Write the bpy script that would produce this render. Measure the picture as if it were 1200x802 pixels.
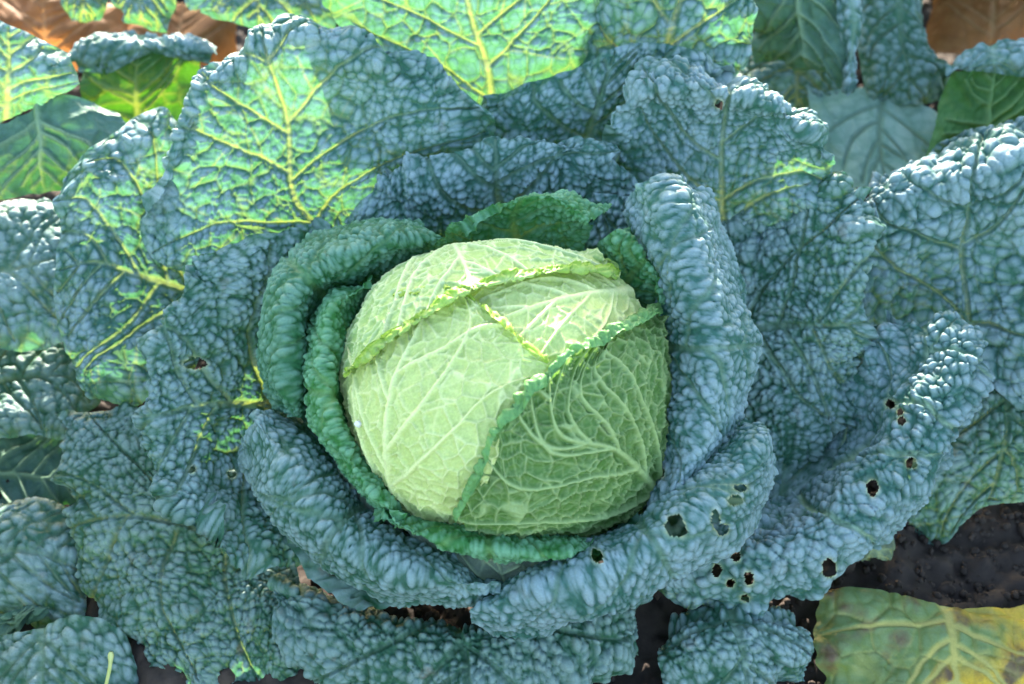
import bpy, math, random
import numpy as np
from mathutils import Vector, Matrix

# ------------------------------------------------------------------ scene, camera, light
for o in list(bpy.data.objects):
    bpy.data.objects.remove(o, do_unlink=True)
scene = bpy.context.scene
col = scene.collection

PITCH = math.radians(50.0)
FPX = 1667.0                       # 50 mm lens, in pixels of the 1200 px wide photograph
D0 = 0.95                          # camera to head centre, along the view axis
HEAD = np.array([0.0, 0.0, 0.15])  # centre of the cabbage head
RIGHT = np.array([1.0, 0, 0])
FWD = np.array([0.0, math.cos(PITCH), -math.sin(PITCH)])
UP = np.array([0.0, math.sin(PITCH), math.cos(PITCH)])
CAM = HEAD - D0 * (FWD + RIGHT * (592 - 600) / FPX + UP * (401 - 460) / FPX)

cam_data = bpy.data.cameras.new('camera')
cam = bpy.data.objects.new('camera', cam_data)
col.objects.link(cam)
cam.location = Vector(CAM.tolist())
cam.rotation_euler = (math.radians(90) - PITCH, 0, 0)
cam_data.lens = 50.0
cam_data.sensor_width = 36.0
cam_data.clip_start = 0.01
cam_data.clip_end = 200
cam_data.dof.use_dof = True
cam_data.dof.focus_distance = 0.93
cam_data.dof.aperture_fstop = 5.2
scene.camera = cam
scene.render.resolution_x = 1024
scene.render.resolution_y = 684

SUN_EL = math.radians(17.0)
SUN_AZ = math.radians(-3.0)        # measured from +y (behind the plants) towards +x
world = bpy.data.worlds.new('World')
scene.world = world
world.use_nodes = True
wn = world.node_tree
wn.nodes.clear()
sky = wn.nodes.new('ShaderNodeTexSky')
sky.sky_type = 'NISHITA'
sky.sun_disc = False
sky.sun_elevation = SUN_EL
sky.sun_rotation = SUN_AZ
sky.dust_density = 1.8
sky.air_density = 1.2
bg = wn.nodes.new('ShaderNodeBackground')
bg.inputs['Strength'].default_value = 0.13
wo = wn.nodes.new('ShaderNodeOutputWorld')
wn.links.new(sky.outputs[0], bg.inputs[0])
wn.links.new(bg.outputs[0], wo.inputs[0])

sun_data = bpy.data.lights.new('sun', 'SUN')
sun_data.energy = 3.6
sun_data.angle = math.radians(0.5)
sun_data.color = (1.0, 0.93, 0.80)
sun = bpy.data.objects.new('sun', sun_data)
col.objects.link(sun)
sd = Vector((math.sin(SUN_AZ) * math.cos(SUN_EL), math.cos(SUN_AZ) * math.cos(SUN_EL), math.sin(SUN_EL)))
sun.rotation_euler = sd.to_track_quat('Z', 'Y').to_euler()

scene.view_settings.view_transform = 'Standard'
scene.view_settings.look = 'None'
scene.view_settings.gamma = 1.0
scene.view_settings.exposure = 2.88
scene.view_settings.use_curve_mapping = False

# ------------------------------------------------------------------ numpy helpers
def hash2(i, j, seed):
    h = (i.astype(np.int64) * 374761393 + j.astype(np.int64) * 668265263 + seed * 1274126177) & 0xFFFFFFFF
    h = ((h ^ (h >> 13)) * 1274126177) & 0xFFFFFFFF
    h = h ^ (h >> 16)
    return (h & 0xFFFFFF) / float(0x1000000)

def vnoise(x, y, seed=0):
    xi = np.floor(x); yi = np.floor(y)
    fx = x - xi; fy = y - yi
    fx = fx * fx * fx * (fx * (fx * 6 - 15) + 10); fy = fy * fy * fy * (fy * (fy * 6 - 15) + 10)
    xi = xi.astype(np.int64); yi = yi.astype(np.int64)
    a = hash2(xi, yi, seed); b = hash2(xi + 1, yi, seed)
    c = hash2(xi, yi + 1, seed); d = hash2(xi + 1, yi + 1, seed)
    return (a + (b - a) * fx + (c - a) * fy + (a - b - c + d) * fx * fy) * 2 - 1

def fbm(x, y, seed=0, octv=3):
    v = 0; a = 1.0
    for k in range(octv):
        v = v + a * vnoise(x * 2 ** k, y * 2 ** k, seed + k * 17); a *= 0.5
    return v

def voronoi(x, y, seed=0, jitter=0.85):
    xi = np.floor(x).astype(np.int64); yi = np.floor(y).astype(np.int64)
    f1 = np.full(x.shape, 9.0); f2 = np.full(x.shape, 9.0); cid = np.zeros(x.shape)
    for dx in (-1, 0, 1):
        for dy in (-1, 0, 1):
            a = xi + dx; b = yi + dy
            px = a + 0.5 + jitter * (hash2(a, b, seed) - 0.5)
            py = b + 0.5 + jitter * (hash2(a, b, seed + 101) - 0.5)
            d = np.hypot(px - x, py - y)
            near = d < f1
            f2 = np.where(near, f1, np.minimum(f2, d))
            cid = np.where(near, hash2(a, b, seed + 202), cid)
            f1 = np.where(near, d, f1)
    return f1, f2, cid

def voronoi3(P, cell, seed, jitter=0.8):
    """cells through space, cut by the leaf: pebble-like blisters of even size; returns F1, F2, cell id"""
    q = (P / cell).reshape(-1, 3)
    base = np.floor(q).astype(np.int32)
    lo = base.min(0) - 1; dim = base.max(0) - lo + 2
    rs = np.random.RandomState(seed)
    n = int(dim[0]) * int(dim[1]) * int(dim[2])
    pts = (0.5 + jitter * (rs.rand(n, 3) - 0.5)).astype(np.float32)
    ids = rs.rand(n).astype(np.float32)
    b = base - lo
    f = (q - base).astype(np.float32)
    idx0 = (b[:, 0] * dim[1] + b[:, 1]) * dim[2] + b[:, 2]
    f1 = np.full(len(q), 9.0, np.float32); f2 = f1.copy(); cid = np.zeros(len(q), np.int64)
    for dx in (-1, 0, 1):
        for dy in (-1, 0, 1):
            for dz in (-1, 0, 1):
                k = idx0 + ((dx * dim[1] + dy) * dim[2] + dz)
                p = pts[k]
                d = (p[:, 0] + dx - f[:, 0]) ** 2 + (p[:, 1] + dy - f[:, 1]) ** 2 + (p[:, 2] + dz - f[:, 2]) ** 2
                near = d < f1
                f2 = np.where(near, f1, np.minimum(f2, d)); f1 = np.where(near, d, f1)
                cid = np.where(near, k, cid)
    sh = P.shape[:-1]
    return np.sqrt(f1).reshape(sh), np.sqrt(f2).reshape(sh), ids[cid].reshape(sh)

def smooth(a, b, x):
    t = np.clip((x - a) / (b - a), 0, 1)
    return t * t * (3 - 2 * t)

def catmull(P, ts):
    """P (k,...) control points, ts in 0..1 -> Catmull-Rom through all of them."""
    P = np.asarray(P, float); k = len(P)
    if k == 2:
        t = ts.reshape((-1,) + (1,) * (P.ndim - 1))
        return P[0] * (1 - t) + P[1] * t
    E = np.concatenate([[2 * P[0] - P[1]], P, [2 * P[-1] - P[-2]]])
    u = np.clip(ts, 0, 1) * (k - 1)
    i = np.minimum(u.astype(int), k - 2)
    f = (u - i).reshape((-1,) + (1,) * (P.ndim - 1))
    p0, p1, p2, p3 = E[i], E[i + 1], E[i + 2], E[i + 3]
    return 0.5 * (2 * p1 + (p2 - p0) * f + (2 * p0 - 5 * p1 + 4 * p2 - p3) * f ** 2 + (3 * p1 - p0 - 3 * p2 + p3) * f ** 3)

def ray(px, py):
    px = np.asarray(px, float)[..., None]; py = np.asarray(py, float)[..., None]
    return FWD + RIGHT * (px - 600) / FPX + UP * (401 - py) / FPX

def at(px, py, c):
    """pixel of the photograph + distance in cm towards the camera from the head's own depth"""
    c = np.asarray(c, float)[..., None]
    return CAM + ray(px, py) * (D0 - c / 100)

AX = np.array([0.106, 0.106, 0.091])      # semi-axes of the head
def on_head(px, py, off, back=False):
    k = AX * (1 + np.asarray(off, float)[..., None] / 100)
    o = (CAM - HEAD) / k; d = ray(px, py) / k
    A = (d * d).sum(-1); B = (o * d).sum(-1); Cc = (o * o).sum(-1) - 1
    disc = np.sqrt(np.maximum(B * B - A * Cc, 0))
    t = (-B + disc) / A if back else (-B - disc) / A
    return CAM + ray(px, py) * t[..., None]

def project(P):
    q = P - CAM
    z = q @ FWD
    return 600 + FPX * (q @ RIGHT) / z, 401 - FPX * (q @ UP) / z

# ------------------------------------------------------------------ materials
def new_mat(name):
    m = bpy.data.materials.new(name)
    m.use_nodes = True
    nt = m.node_tree
    nt.nodes.clear()
    return m, nt

def N(nt, kind, **kw):
    n = nt.nodes.new(kind)
    for k, v in kw.items():
        if k in n.inputs.keys():
            n.inputs[k].default_value = v
        else:
            setattr(n, k, v)
    return n

def mixc(nt, fac, a, b):
    n = nt.nodes.new('ShaderNodeMix'); n.data_type = 'RGBA'
    for sock, v in ((0, fac), (6, a), (7, b)):
        if hasattr(v, 'is_output'):
            nt.links.new(v, n.inputs[sock])
        else:
            n.inputs[sock].default_value = (v if sock == 0 else (*v, 1))
    return n.outputs[2]

def mth(nt, op, a, b=0.0, clamp=False):
    n = nt.nodes.new('ShaderNodeMath'); n.operation = op; n.use_clamp = clamp
    for i, v in enumerate((a, b)):
        if hasattr(v, 'is_output'):
            nt.links.new(v, n.inputs[i])
        else:
            n.inputs[i].default_value = v
    return n.outputs[0]

def leaf_material(name, low, high, vein, trans, trans_vein, rim=None, rough=0.56, tfac=0.14, spec=0.30,
                  brown=0.0, bump=0.25, veinw=0.28, patch=None, patch2=None):
    """low / high: colour between and on the blisters (waxy bloom on the blisters; creases darkened further as painted shade)"""
    m, nt = new_mat(name)
    L = nt.links.new
    av = N(nt, 'ShaderNodeAttribute', attribute_name='vein').outputs['Fac']
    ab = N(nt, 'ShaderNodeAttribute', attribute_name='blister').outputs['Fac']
    ar = N(nt, 'ShaderNodeAttribute', attribute_name='rim').outputs['Fac']
    ac = N(nt, 'ShaderNodeAttribute', attribute_name='cell').outputs['Fac']
    tc = N(nt, 'ShaderNodeTexCoord')
    def noise(scale, detail=3):
        n = N(nt, 'ShaderNodeTexNoise', Scale=scale, Detail=detail)
        L(tc.outputs['Object'], n.inputs['Vector'])
        return n.outputs['Fac']
    n1 = noise(22); n2 = noise(130); n3 = noise(700, 2)
    # blend by blister height, patchy: bloom on tops, painted shade in creases
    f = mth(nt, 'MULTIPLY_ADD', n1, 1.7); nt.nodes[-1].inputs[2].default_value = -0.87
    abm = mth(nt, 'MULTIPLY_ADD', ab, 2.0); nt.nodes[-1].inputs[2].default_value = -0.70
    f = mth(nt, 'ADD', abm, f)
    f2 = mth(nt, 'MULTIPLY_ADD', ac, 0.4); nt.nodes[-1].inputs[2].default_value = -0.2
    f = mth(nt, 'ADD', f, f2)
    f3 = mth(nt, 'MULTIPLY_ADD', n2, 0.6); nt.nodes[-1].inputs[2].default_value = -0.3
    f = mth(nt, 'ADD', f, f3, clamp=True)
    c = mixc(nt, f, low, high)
    if patch is not None:                                   # yellowing / browning areas
        p = noise(16, 4)
        pf = mth(nt, 'MULTIPLY_ADD', p, 7.0); nt.nodes[-1].inputs[2].default_value = -5.3
        acr = N(nt, 'ShaderNodeAttribute', attribute_name='across').outputs['Fac']
        pf = mth(nt, 'ADD', pf, mth(nt, 'MULTIPLY', acr, 3.6))
        pf = mth(nt, 'MULTIPLY', pf, 1.0, clamp=True)
        c = mixc(nt, pf, c, patch)
        if patch2 is not None:
            p = noise(31, 4)
            pf = mth(nt, 'MULTIPLY_ADD', p, 9.0); nt.nodes[-1].inputs[2].default_value = -4.9
            pf = mth(nt, 'MULTIPLY', pf, 1.0, clamp=True)
            c = mixc(nt, pf, c, patch2)
    if brown > 0:                                            # dull scuffed spots with a shape of their own
        p = noise(45, 4)
        pf = mth(nt, 'MULTIPLY_ADD', p, 9.0); nt.nodes[-1].inputs[2].default_value = -5.9
        pf = mth(nt, 'MULTIPLY', pf, brown, clamp=True)
        c = mixc(nt, pf, c, (0.16, 0.13, 0.10))
    vf = mth(nt, 'MULTIPLY', av, veinw)
    c = mixc(nt, vf, c, vein)
    if rim is not None:
        c = mixc(nt, ar, c, rim)
    # fine dusty speckle
    sp = mth(nt, 'MULTIPLY_ADD', n3, 0.5); nt.nodes[-1].inputs[2].default_value = 0.75
    hs = N(nt, 'ShaderNodeHueSaturation'); L(sp, hs.inputs['Value']); L(c, hs.inputs['Color'])
    c = hs.outputs[0]
    an = N(nt, 'ShaderNodeAttribute', attribute_name='net').outputs['Fac']
    tcol = mixc(nt, an, trans, trans_vein)
    tn = mth(nt, 'MULTIPLY_ADD', n2, 0.8); nt.nodes[-1].inputs[2].default_value = 0.6
    hs2 = N(nt, 'ShaderNodeHueSaturation'); L(tn, hs2.inputs['Value']); L(tcol, hs2.inputs['Color'])
    bs = N(nt, 'ShaderNodeBsdfPrincipled')
    L(c, bs.inputs['Base Color'])
    rr = mth(nt, 'MULTIPLY_ADD', n2, 0.25); nt.nodes[-1].inputs[2].default_value = rough - 0.12
    L(rr, bs.inputs['Roughness'])
    bs.inputs['Specular IOR Level'].default_value = spec
    bn = noise(1500, 2); 
    bsum = mth(nt, 'MULTIPLY_ADD', n3, 1.5); nt.links.new(bn, nt.nodes[-1].inputs[2])
    bp = N(nt, 'ShaderNodeBump', Strength=bump, Distance=0.0005)
    L(bsum, bp.inputs['Height']); L(bp.outputs[0], bs.inputs['Normal'])
    tb = N(nt, 'ShaderNodeBsdfTranslucent'); L(hs2.outputs[0], tb.inputs['Color'])
    mx = N(nt, 'ShaderNodeMixShader'); mx.inputs[0].default_value = tfac
    L(bs.outputs[0], mx.inputs[1]); L(tb.outputs[0], mx.inputs[2])
    out = N(nt, 'ShaderNodeOutputMaterial'); L(mx.outputs[0], out.inputs[0])
    return m

VEINB = (0.26, 0.38, 0.26)
TR = (0.15, 0.50, 0.13); TRV = (0.60, 0.76, 0.12)
MAT = {
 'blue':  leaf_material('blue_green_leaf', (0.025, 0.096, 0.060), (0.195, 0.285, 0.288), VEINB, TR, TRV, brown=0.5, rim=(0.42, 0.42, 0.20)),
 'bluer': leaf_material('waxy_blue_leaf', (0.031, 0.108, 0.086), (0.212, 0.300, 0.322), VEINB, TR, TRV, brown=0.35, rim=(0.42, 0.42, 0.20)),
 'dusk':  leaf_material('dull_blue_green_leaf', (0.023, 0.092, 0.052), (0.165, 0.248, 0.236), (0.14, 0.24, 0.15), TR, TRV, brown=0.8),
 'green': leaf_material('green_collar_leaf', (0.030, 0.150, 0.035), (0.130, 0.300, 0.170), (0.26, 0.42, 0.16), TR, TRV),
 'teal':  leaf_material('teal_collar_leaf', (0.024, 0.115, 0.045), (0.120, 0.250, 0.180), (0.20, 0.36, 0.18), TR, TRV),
 'pale':  leaf_material('pale_head_leaf', (0.46, 0.56, 0.17), (0.54, 0.63, 0.23), (0.74, 0.78, 0.38), (0.45, 0.7, 0.15), (0.8, 0.9, 0.4),
                        rim=(0.26, 0.40, 0.03), rough=0.5, spec=0.3, tfac=0.2, veinw=0.95),
 'palenet': leaf_material('netted_head_leaf', (0.27, 0.42, 0.11), (0.34, 0.48, 0.16), (0.66, 0.74, 0.42), (0.4, 0.65, 0.12), (0.8, 0.9, 0.4),
                        rim=(0.17, 0.30, 0.02), rough=0.5, spec=0.3, tfac=0.2, veinw=0.95),
 'headgreen': leaf_material('green_head_leaf', (0.050, 0.135, 0.024), (0.090, 0.185, 0.042), (0.32, 0.43, 0.18), (0.3, 0.6, 0.08), (0.7, 0.85, 0.3),
                        rim=(0.13, 0.30, 0.10), rough=0.5, spec=0.3, tfac=0.2, brown=0.35, veinw=0.95),
 'under': leaf_material('leaf_underside', (0.055, 0.120, 0.085), (0.085, 0.160, 0.130), (0.16, 0.25, 0.16), (0.12, 0.5, 0.02), (0.5, 0.75, 0.08), rough=0.6, spec=0.2, tfac=0.06, veinw=0.95),
 'undergreen': leaf_material('green_leaf_underside', (0.045, 0.130, 0.035), (0.07, 0.16, 0.055), (0.14, 0.26, 0.10), (0.18, 0.6, 0.02), (0.7, 0.85, 0.1), rough=0.6, spec=0.2, tfac=0.09, veinw=0.95),
 'grey':  leaf_material('greyish_wrapper_leaf', (0.09, 0.12, 0.085), (0.12, 0.16, 0.12), (0.20, 0.27, 0.16), TR, TRV, rough=0.6, spec=0.2, brown=1.0, veinw=0.95),
 'flat':  leaf_material('pale_blue_flat_leaf', (0.15, 0.27, 0.21), (0.24, 0.35, 0.29), (0.10, 0.19, 0.13), TR, TRV, rough=0.5, veinw=0.95),
 'yellow': leaf_material('yellowing_leaf', (0.09, 0.16, 0.045), (0.17, 0.24, 0.10), (0.42, 0.38, 0.11), (0.4, 0.5, 0.05), (0.7, 0.7, 0.1),
                        rough=0.4, tfac=0.2, patch=(0.62, 0.40, 0.03), patch2=(0.12, 0.075, 0.045), veinw=0.95),
 'dry':   leaf_material('dry_brown_leaf', (0.20, 0.085, 0.03), (0.30, 0.14, 0.055), (0.34, 0.19, 0.09), (0.5, 0.2, 0.05), (0.5, 0.25, 0.08), rough=0.6, spec=0.2, tfac=0.25, veinw=0.95),
}

def simple_mat(name, c1, c2, scale, rough=0.6, bump=0.3, tfac=0.0):
    m, nt = new_mat(name); L = nt.links.new
    tc = N(nt, 'ShaderNodeTexCoord')
    n = N(nt, 'ShaderNodeTexNoise', Scale=scale, Detail=6); L(tc.outputs['Object'], n.inputs['Vector'])
    k = mth(nt, 'MULTIPLY_ADD', n.outputs['Fac'], 2.2); nt.nodes[-1].inputs[2].default_value = -0.6
    k = mth(nt, 'MULTIPLY', k, 1.0, clamp=True)
    c = mixc(nt, k, c1, c2)
    bs = N(nt, 'ShaderNodeBsdfPrincipled', Roughness=rough); L(c, bs.inputs['Base Color'])
    bs.inputs['Specular IOR Level'].default_value = 0.3
    bp = N(nt, 'ShaderNodeBump', Strength=bump, Distance=0.004); L(n.outputs['Fac'], bp.inputs['Height']); L(bp.outputs[0], bs.inputs['Normal'])
    out = N(nt, 'ShaderNodeOutputMaterial'); L(bs.outputs[0], out.inputs[0])
    return m

MAT['stem'] = simple_mat('pale_stem', (0.18, 0.25, 0.12), (0.30, 0.36, 0.20), 60)
MAT['stalk'] = simple_mat('pale_leaf_stalk', (0.20, 0.30, 0.14), (0.30, 0.40, 0.22), 60)
MAT['core'] = simple_mat('head_core', (0.20, 0.36, 0.12), (0.30, 0.46, 0.18), 40)
MAT['soil'] = simple_mat('soil', (0.022, 0.016, 0.014), (0.062, 0.045, 0.037), 45, rough=0.9, bump=0.9)
MAT['clod'] = simple_mat('soil_clod', (0.025, 0.018, 0.015), (0.070, 0.050, 0.040), 70, rough=0.9, bump=0.9)
MAT['grass'] = simple_mat('grass_blade', (0.42, 0.50, 0.16), (0.50, 0.52, 0.24), 200)
MAT['chip'] = simple_mat('white_chip', (0.62, 0.62, 0.60), (0.75, 0.75, 0.74), 900)

# ------------------------------------------------------------------ objects
def mesh_obj(name, verts, faces, mat, parent=None, origin=None, attrs=None):
    verts = np.asarray(verts, float)
    if origin is None:
        origin = np.zeros(3)
    v = (verts - origin).astype(np.float32)
    faces = np.asarray(faces, np.int32)
    me = bpy.data.meshes.new(name)
    nf, k = faces.shape
    me.vertices.add(len(v)); me.vertices.foreach_set('co', v.ravel())
    me.loops.add(nf * k); me.loops.foreach_set('vertex_index', faces.ravel())
    me.polygons.add(nf); me.polygons.foreach_set('loop_start', np.arange(0, nf * k, k, dtype=np.int32))
    me.polygons.foreach_set('use_smooth', np.ones(nf, bool))
    me.update(calc_edges=True)
    for nm, a in (attrs or {}).items():
        at_ = me.attributes.new(nm, 'FLOAT', 'POINT')
        at_.data.foreach_set('value', np.asarray(a, np.float32).ravel())
    me.materials.append(mat)
    o = bpy.data.objects.new(name, me)
    col.objects.link(o)
    if parent is not None:
        o.parent = parent
        o.location = Vector((origin - np.array(parent['_base'])).tolist()) if parent.get('_base') is not None else Vector(origin.tolist())
    else:
        o.location = Vector(origin.tolist())
    return o

def grid_faces(nu, nv):
    i = np.arange(nu - 1)[:, None]; j = np.arange(nv - 1)[None, :]
    a = i * nv + j
    return np.stack([a, a + 1, a + nv + 1, a + nv], -1).reshape(-1, 4)

def tube(path, radii, n=8):
    path = np.asarray(path, float); radii = np.asarray(radii, float)
    T = np.gradient(path, axis=0); T /= np.linalg.norm(T, axis=1)[:, None] + 1e-9
    ref = np.array([0.31, 0.22, 0.92])
    A = np.cross(T, ref); A /= np.linalg.norm(A, axis=1)[:, None] + 1e-9
    B = np.cross(T, A)
    th = np.linspace(0, 2 * math.pi, n, endpoint=False)
    V = path[:, None, :] + radii[:, None, None] * (np.cos(th)[None, :, None] * A[:, None, :] + np.sin(th)[None, :, None] * B[:, None, :])
    m = len(path)
    i = np.arange(m - 1)[:, None]; j = np.arange(n)[None, :]; j2 = (j + 1) % n
    F = np.stack([i * n + j, i * n + j2, (i + 1) * n + j2, (i + 1) * n + j], -1).reshape(-1, 4)
    return V.reshape(-1, 3), F

# ---- veins grown in the leaf's own plane
def grow_veins(W, L, m, nsec, rng, wscale=1.0, ang=48):
    segs = []
    def add(a, b, wa, wb, lev=0): segs.append((a[0], a[1], b[0], b[1], wa, wb, lev))
    xl, xr = -m * W, (1 - m) * W
    # midrib
    pts = []
    k = 10
    drift = rng.uniform(-0.04, 0.04) * W
    for i in range(k + 1):
        t = i / k
        pts.append((drift * math.sin(t * 3.0) * t, t * 0.96 * L))
    w0 = 0.0036 * wscale
    for i in range(k):
        add(pts[i], pts[i + 1], w0 * (1 - i / k) ** 0.8 + 0.0006, w0 * (1 - (i + 1) / k) ** 0.8 + 0.0006)
    def branch(p, a, length, w, depth, side):
        n = max(4, int(length / 0.012)); step = length / n
        q = p; aa = a
        kids = []
        for i in range(n):
            aa += rng.uniform(-0.17, 0.17) + side * (-0.30 / n)
            r = (q[0] + step * math.sin(aa), q[1] + step * math.cos(aa))
            if not (xl * 1.0 < r[0] < xr * 1.0 and 0 < r[1] < L): break
            wa = w * (1 - i / n) ** 0.7 + 0.00035; wb = w * (1 - (i + 1) / n) ** 0.7 + 0.00035
            add(q, r, wa, wb, depth)
            q = r
            if i >= 1: kids.append((r, aa, wb, 1 - i / n))
        if depth < 1:
            sgn = rng.choice((-1, 1))
            for (r, a2, wb, rem) in kids[::(2 if depth == 0 else 2)]:
                branch(r, a2 + sgn * rng.uniform(0.55, 1.0), length * (0.35 + 0.3 * rem) * (0.8 if depth == 0 else 0.6), wb * 0.62, depth + 1, sgn)
                sgn = -sgn
    for side in (-1, 1):
        for j in range(nsec):
            t = 0.03 + 0.85 * (j + 0.5 + rng.uniform(-0.25, 0.25) + (0.25 if side > 0 else 0)) / nsec
            i = min(int(t / 0.96 * k), k - 1)
            p = pts[i]; p = (p[0], t * L)
            reach = (xr if side > 0 else -xl)
            a = side * math.radians(ang + 18 * (1 - t) + rng.uniform(-6, 6))
            branch(p, a, reach / max(0.3, abs(math.sin(a))) * 1.05, 0.0019 * wscale * (1 - 0.45 * t), 0, side)
    return np.array(segs)

def vein_field(X, Y, sx, sy, segs):
    X, Y, sx, sy, segs = [q.astype(np.float32) for q in (X, Y, sx, sy, segs)]
    n = X.size
    best = np.zeros(n); bd = np.full(n, 1.0)
    Xf, Yf, sxf, syf = X.ravel(), Y.ravel(), sx.ravel(), sy.ravel()
    ch = 12000
    for s in range(0, n, ch):
        e = min(n, s + ch)
        kx = sxf[s:e, None]; ky = syf[s:e, None]
        ax = (Xf[s:e, None] - segs[:, 0]) * kx; ay = (Yf[s:e, None] - segs[:, 1]) * ky
        bx = (segs[:, 2] - segs[:, 0]) * kx; by = (segs[:, 3] - segs[:, 1]) * ky
        u = np.clip((ax * bx + ay * by) / (bx * bx + by * by + 1e-12), 0, 1)
        d = np.hypot(ax - u * bx, ay - u * by)
        w = segs[:, 4] + (segs[:, 5] - segs[:, 4]) * u
        v = np.clip(1.25 - d / w, 0, 1)
        best[s:e] = v.max(1)
        bd[s:e] = (d / w - 0.4).min(1)
    return best.reshape(X.shape), np.maximum(bd, 0).reshape(X.shape)

TRI = [0]
LEAF_N = [0]
def leaf(plant, rows, mat='blue', head=False, res=0.00095, m=0.5, nsec=4, cell=0.0062, amp=0.0031, camp=0.0036,
         ccell=0.019, vamp=-0.0006, ruffle=0.003, rfreq=38, curl=0.013, rag=0.02, wscale=1.0, holes=(), hole_t=(0.12, 0.8),
         rim_w=0.0, name='leaf', label=None, stalk=True, invert=False, ang=48, rim_up=0.0, sides=True, up=None, fine=0.5, roll=None, worldrows=False, netw=0.0, vboost=1.0, clen=0.011, bmul=1.0):
    LEAF_N[0] += 1
    seed = LEAF_N[0] * 31 + 7
    rng = random.Random(seed)
    K = 13
    ts = np.linspace(0, 1, K)
    R = []
    for r in rows:
        back = (r[0] == 'b')
        if back: r = r[1:]
        r = np.array(r, float)
        if roll is not None: r[:, 2] += roll[min(len(R), len(roll) - 1)]
        rr = catmull(r, ts)
        if worldrows:
            R.append(rr); continue
        R.append(on_head(rr[:, 0], rr[:, 1], rr[:, 2], back) if head else at(rr[:, 0], rr[:, 1], rr[:, 2]))
    R = np.array(R)                                             # (rows, K, 3)
    dense = catmull(R, np.linspace(0, 1, 60))                    # along
    dense = np.swapaxes(catmull(np.swapaxes(dense, 0, 1), np.linspace(0, 1, 60)), 0, 1)
    # even spacing along each direction
    dl = np.linalg.norm(np.diff(dense, axis=0), axis=2).mean(1); ct = np.concatenate([[0], np.cumsum(dl)])
    dw = np.linalg.norm(np.diff(dense, axis=1), axis=2).mean(0); cs = np.concatenate([[0], np.cumsum(dw)])
    Llen, Wlen = ct[-1], cs[-1]
    nt_ = int(np.clip(np.quantile(np.linalg.norm(np.diff(dense, axis=0), axis=2).sum(0), 0.75) / res, 24, 420))
    ns_ = int(np.clip(np.quantile(np.linalg.norm(np.diff(dense, axis=1), axis=2).sum(1), 0.75) / res, 24, 520))
    tg = np.interp(np.linspace(0, Llen, nt_), ct, np.linspace(0, 1, 60))
    sg = np.interp(np.linspace(0, Wlen, ns_), cs, np.linspace(0, 1, 60))
    S, T = np.meshgrid(np.linspace(0, 1, ns_), np.linspace(0, 1, nt_))   # (nt, ns), metric-ish parameters
    # ragged margin: shift the parameter lines near the edges
    if rag > 0:
        a = rag * (0.7 * fbm(T * Llen * 30, S * 0 + 3, seed, 3) + 0.3 * vnoise(T * Llen * 160, S * 0, seed + 5) - 0.4)
        b = rag * (0.7 * fbm(T * Llen * 30, S * 0 + 9, seed + 3, 3) + 0.3 * vnoise(T * Llen * 160, S * 0, seed + 6) - 0.4)
        cc = rag * (0.7 * fbm(S * Wlen * 30, T * 0 + 5, seed + 9, 3) + 0.3 * vnoise(S * Wlen * 160, T * 0, seed + 8) - 0.4)
        if not sides: a = a * 0; b = b * 0
        S2 = S + (1 - S) ** 3 * (-a) + S ** 3 * b
        T2 = T * (1 + 0 * T) + T ** 3 * cc
    else:
        S2, T2 = S, T
    def sample(Sx, Tx):
        u = np.interp(Tx.ravel(), np.linspace(0, 1, nt_), tg) * 59
        v = np.interp(Sx.ravel(), np.linspace(0, 1, ns_), sg) * 59
        i = np.clip(u.astype(int), 0, 58); j = np.clip(v.astype(int), 0, 58)
        fu = (u - i)[:, None]; fv = (v - j)[:, None]
        # linear on the dense grid, extrapolating a little at the margins
        ex_u = (Tx.ravel() - 1).clip(0)[:, None] * 59; ex_v = (Sx.ravel() - 1).clip(0)[:, None] * 59 + Sx.ravel().clip(None, 0)[:, None] * 59
        fu = fu + ex_u; fv = fv + ex_v
        p = (dense[i, j] * (1 - fu) * (1 - fv) + dense[i + 1, j] * fu * (1 - fv) + dense[i, j + 1] * (1 - fu) * fv + dense[i + 1, j + 1] * fu * fv)
        return p.reshape(Sx.shape + (3,))
    P = sample(S2, T2)
    for _ in range(2):                                           # soften the dense-grid facets
        P[1:-1] = 0.25 * P[:-2] + 0.5 * P[1:-1] + 0.25 * P[2:]
        P[:, 1:-1] = 0.25 * P[:, :-2] + 0.5 * P[:, 1:-1] + 0.25 * P[:, 2:]
    du = np.gradient(P, axis=0); dv = np.gradient(P, axis=1)
    lu = np.linalg.norm(du, axis=2); lv = np.linalg.norm(dv, axis=2)
    nrm = np.cross(dv, du); nrm /= np.linalg.norm(nrm, axis=2)[..., None] + 1e-12
    view = (CAM - P); view /= np.linalg.norm(view, axis=2)[..., None]
    if up is None:
        if (nrm * view).sum(2).mean() < 0: nrm = -nrm
    elif nrm[..., 2].mean() * up < 0: nrm = -nrm
    # metric coordinates
    y = np.cumsum(lu, axis=0); x = np.cumsum(lv, axis=1)
    mj = int(round(m * (ns_ - 1)))
    x = x - x[:, mj:mj + 1]
    rowlen = lv.sum(1)[:, None]; collen = lu.sum(0)[None, :]
    edge = np.minimum(np.minimum(S, 1 - S) * rowlen, (1 - T) * collen) if sides else (1 - T) * collen + 0 * S
    # veins
    segs = grow_veins(Wlen, Llen, m, nsec, rng, wscale, ang)
    X = (S - m) * Wlen; Y = T * Llen
    kx_ = np.clip(rowlen / Wlen, 0.4, 2) + 0 * S; ky_ = np.clip(collen / Llen, 0.4, 2) + 0 * S
    vein, vd = vein_field(X, Y, kx_, ky_, segs[segs[:, 6] == 0])
    fine_ = segs[segs[:, 6] > 0]
    twig = vein_field(X, Y, kx_, ky_, fine_)[0] if len(fine_) else vein * 0
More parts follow.
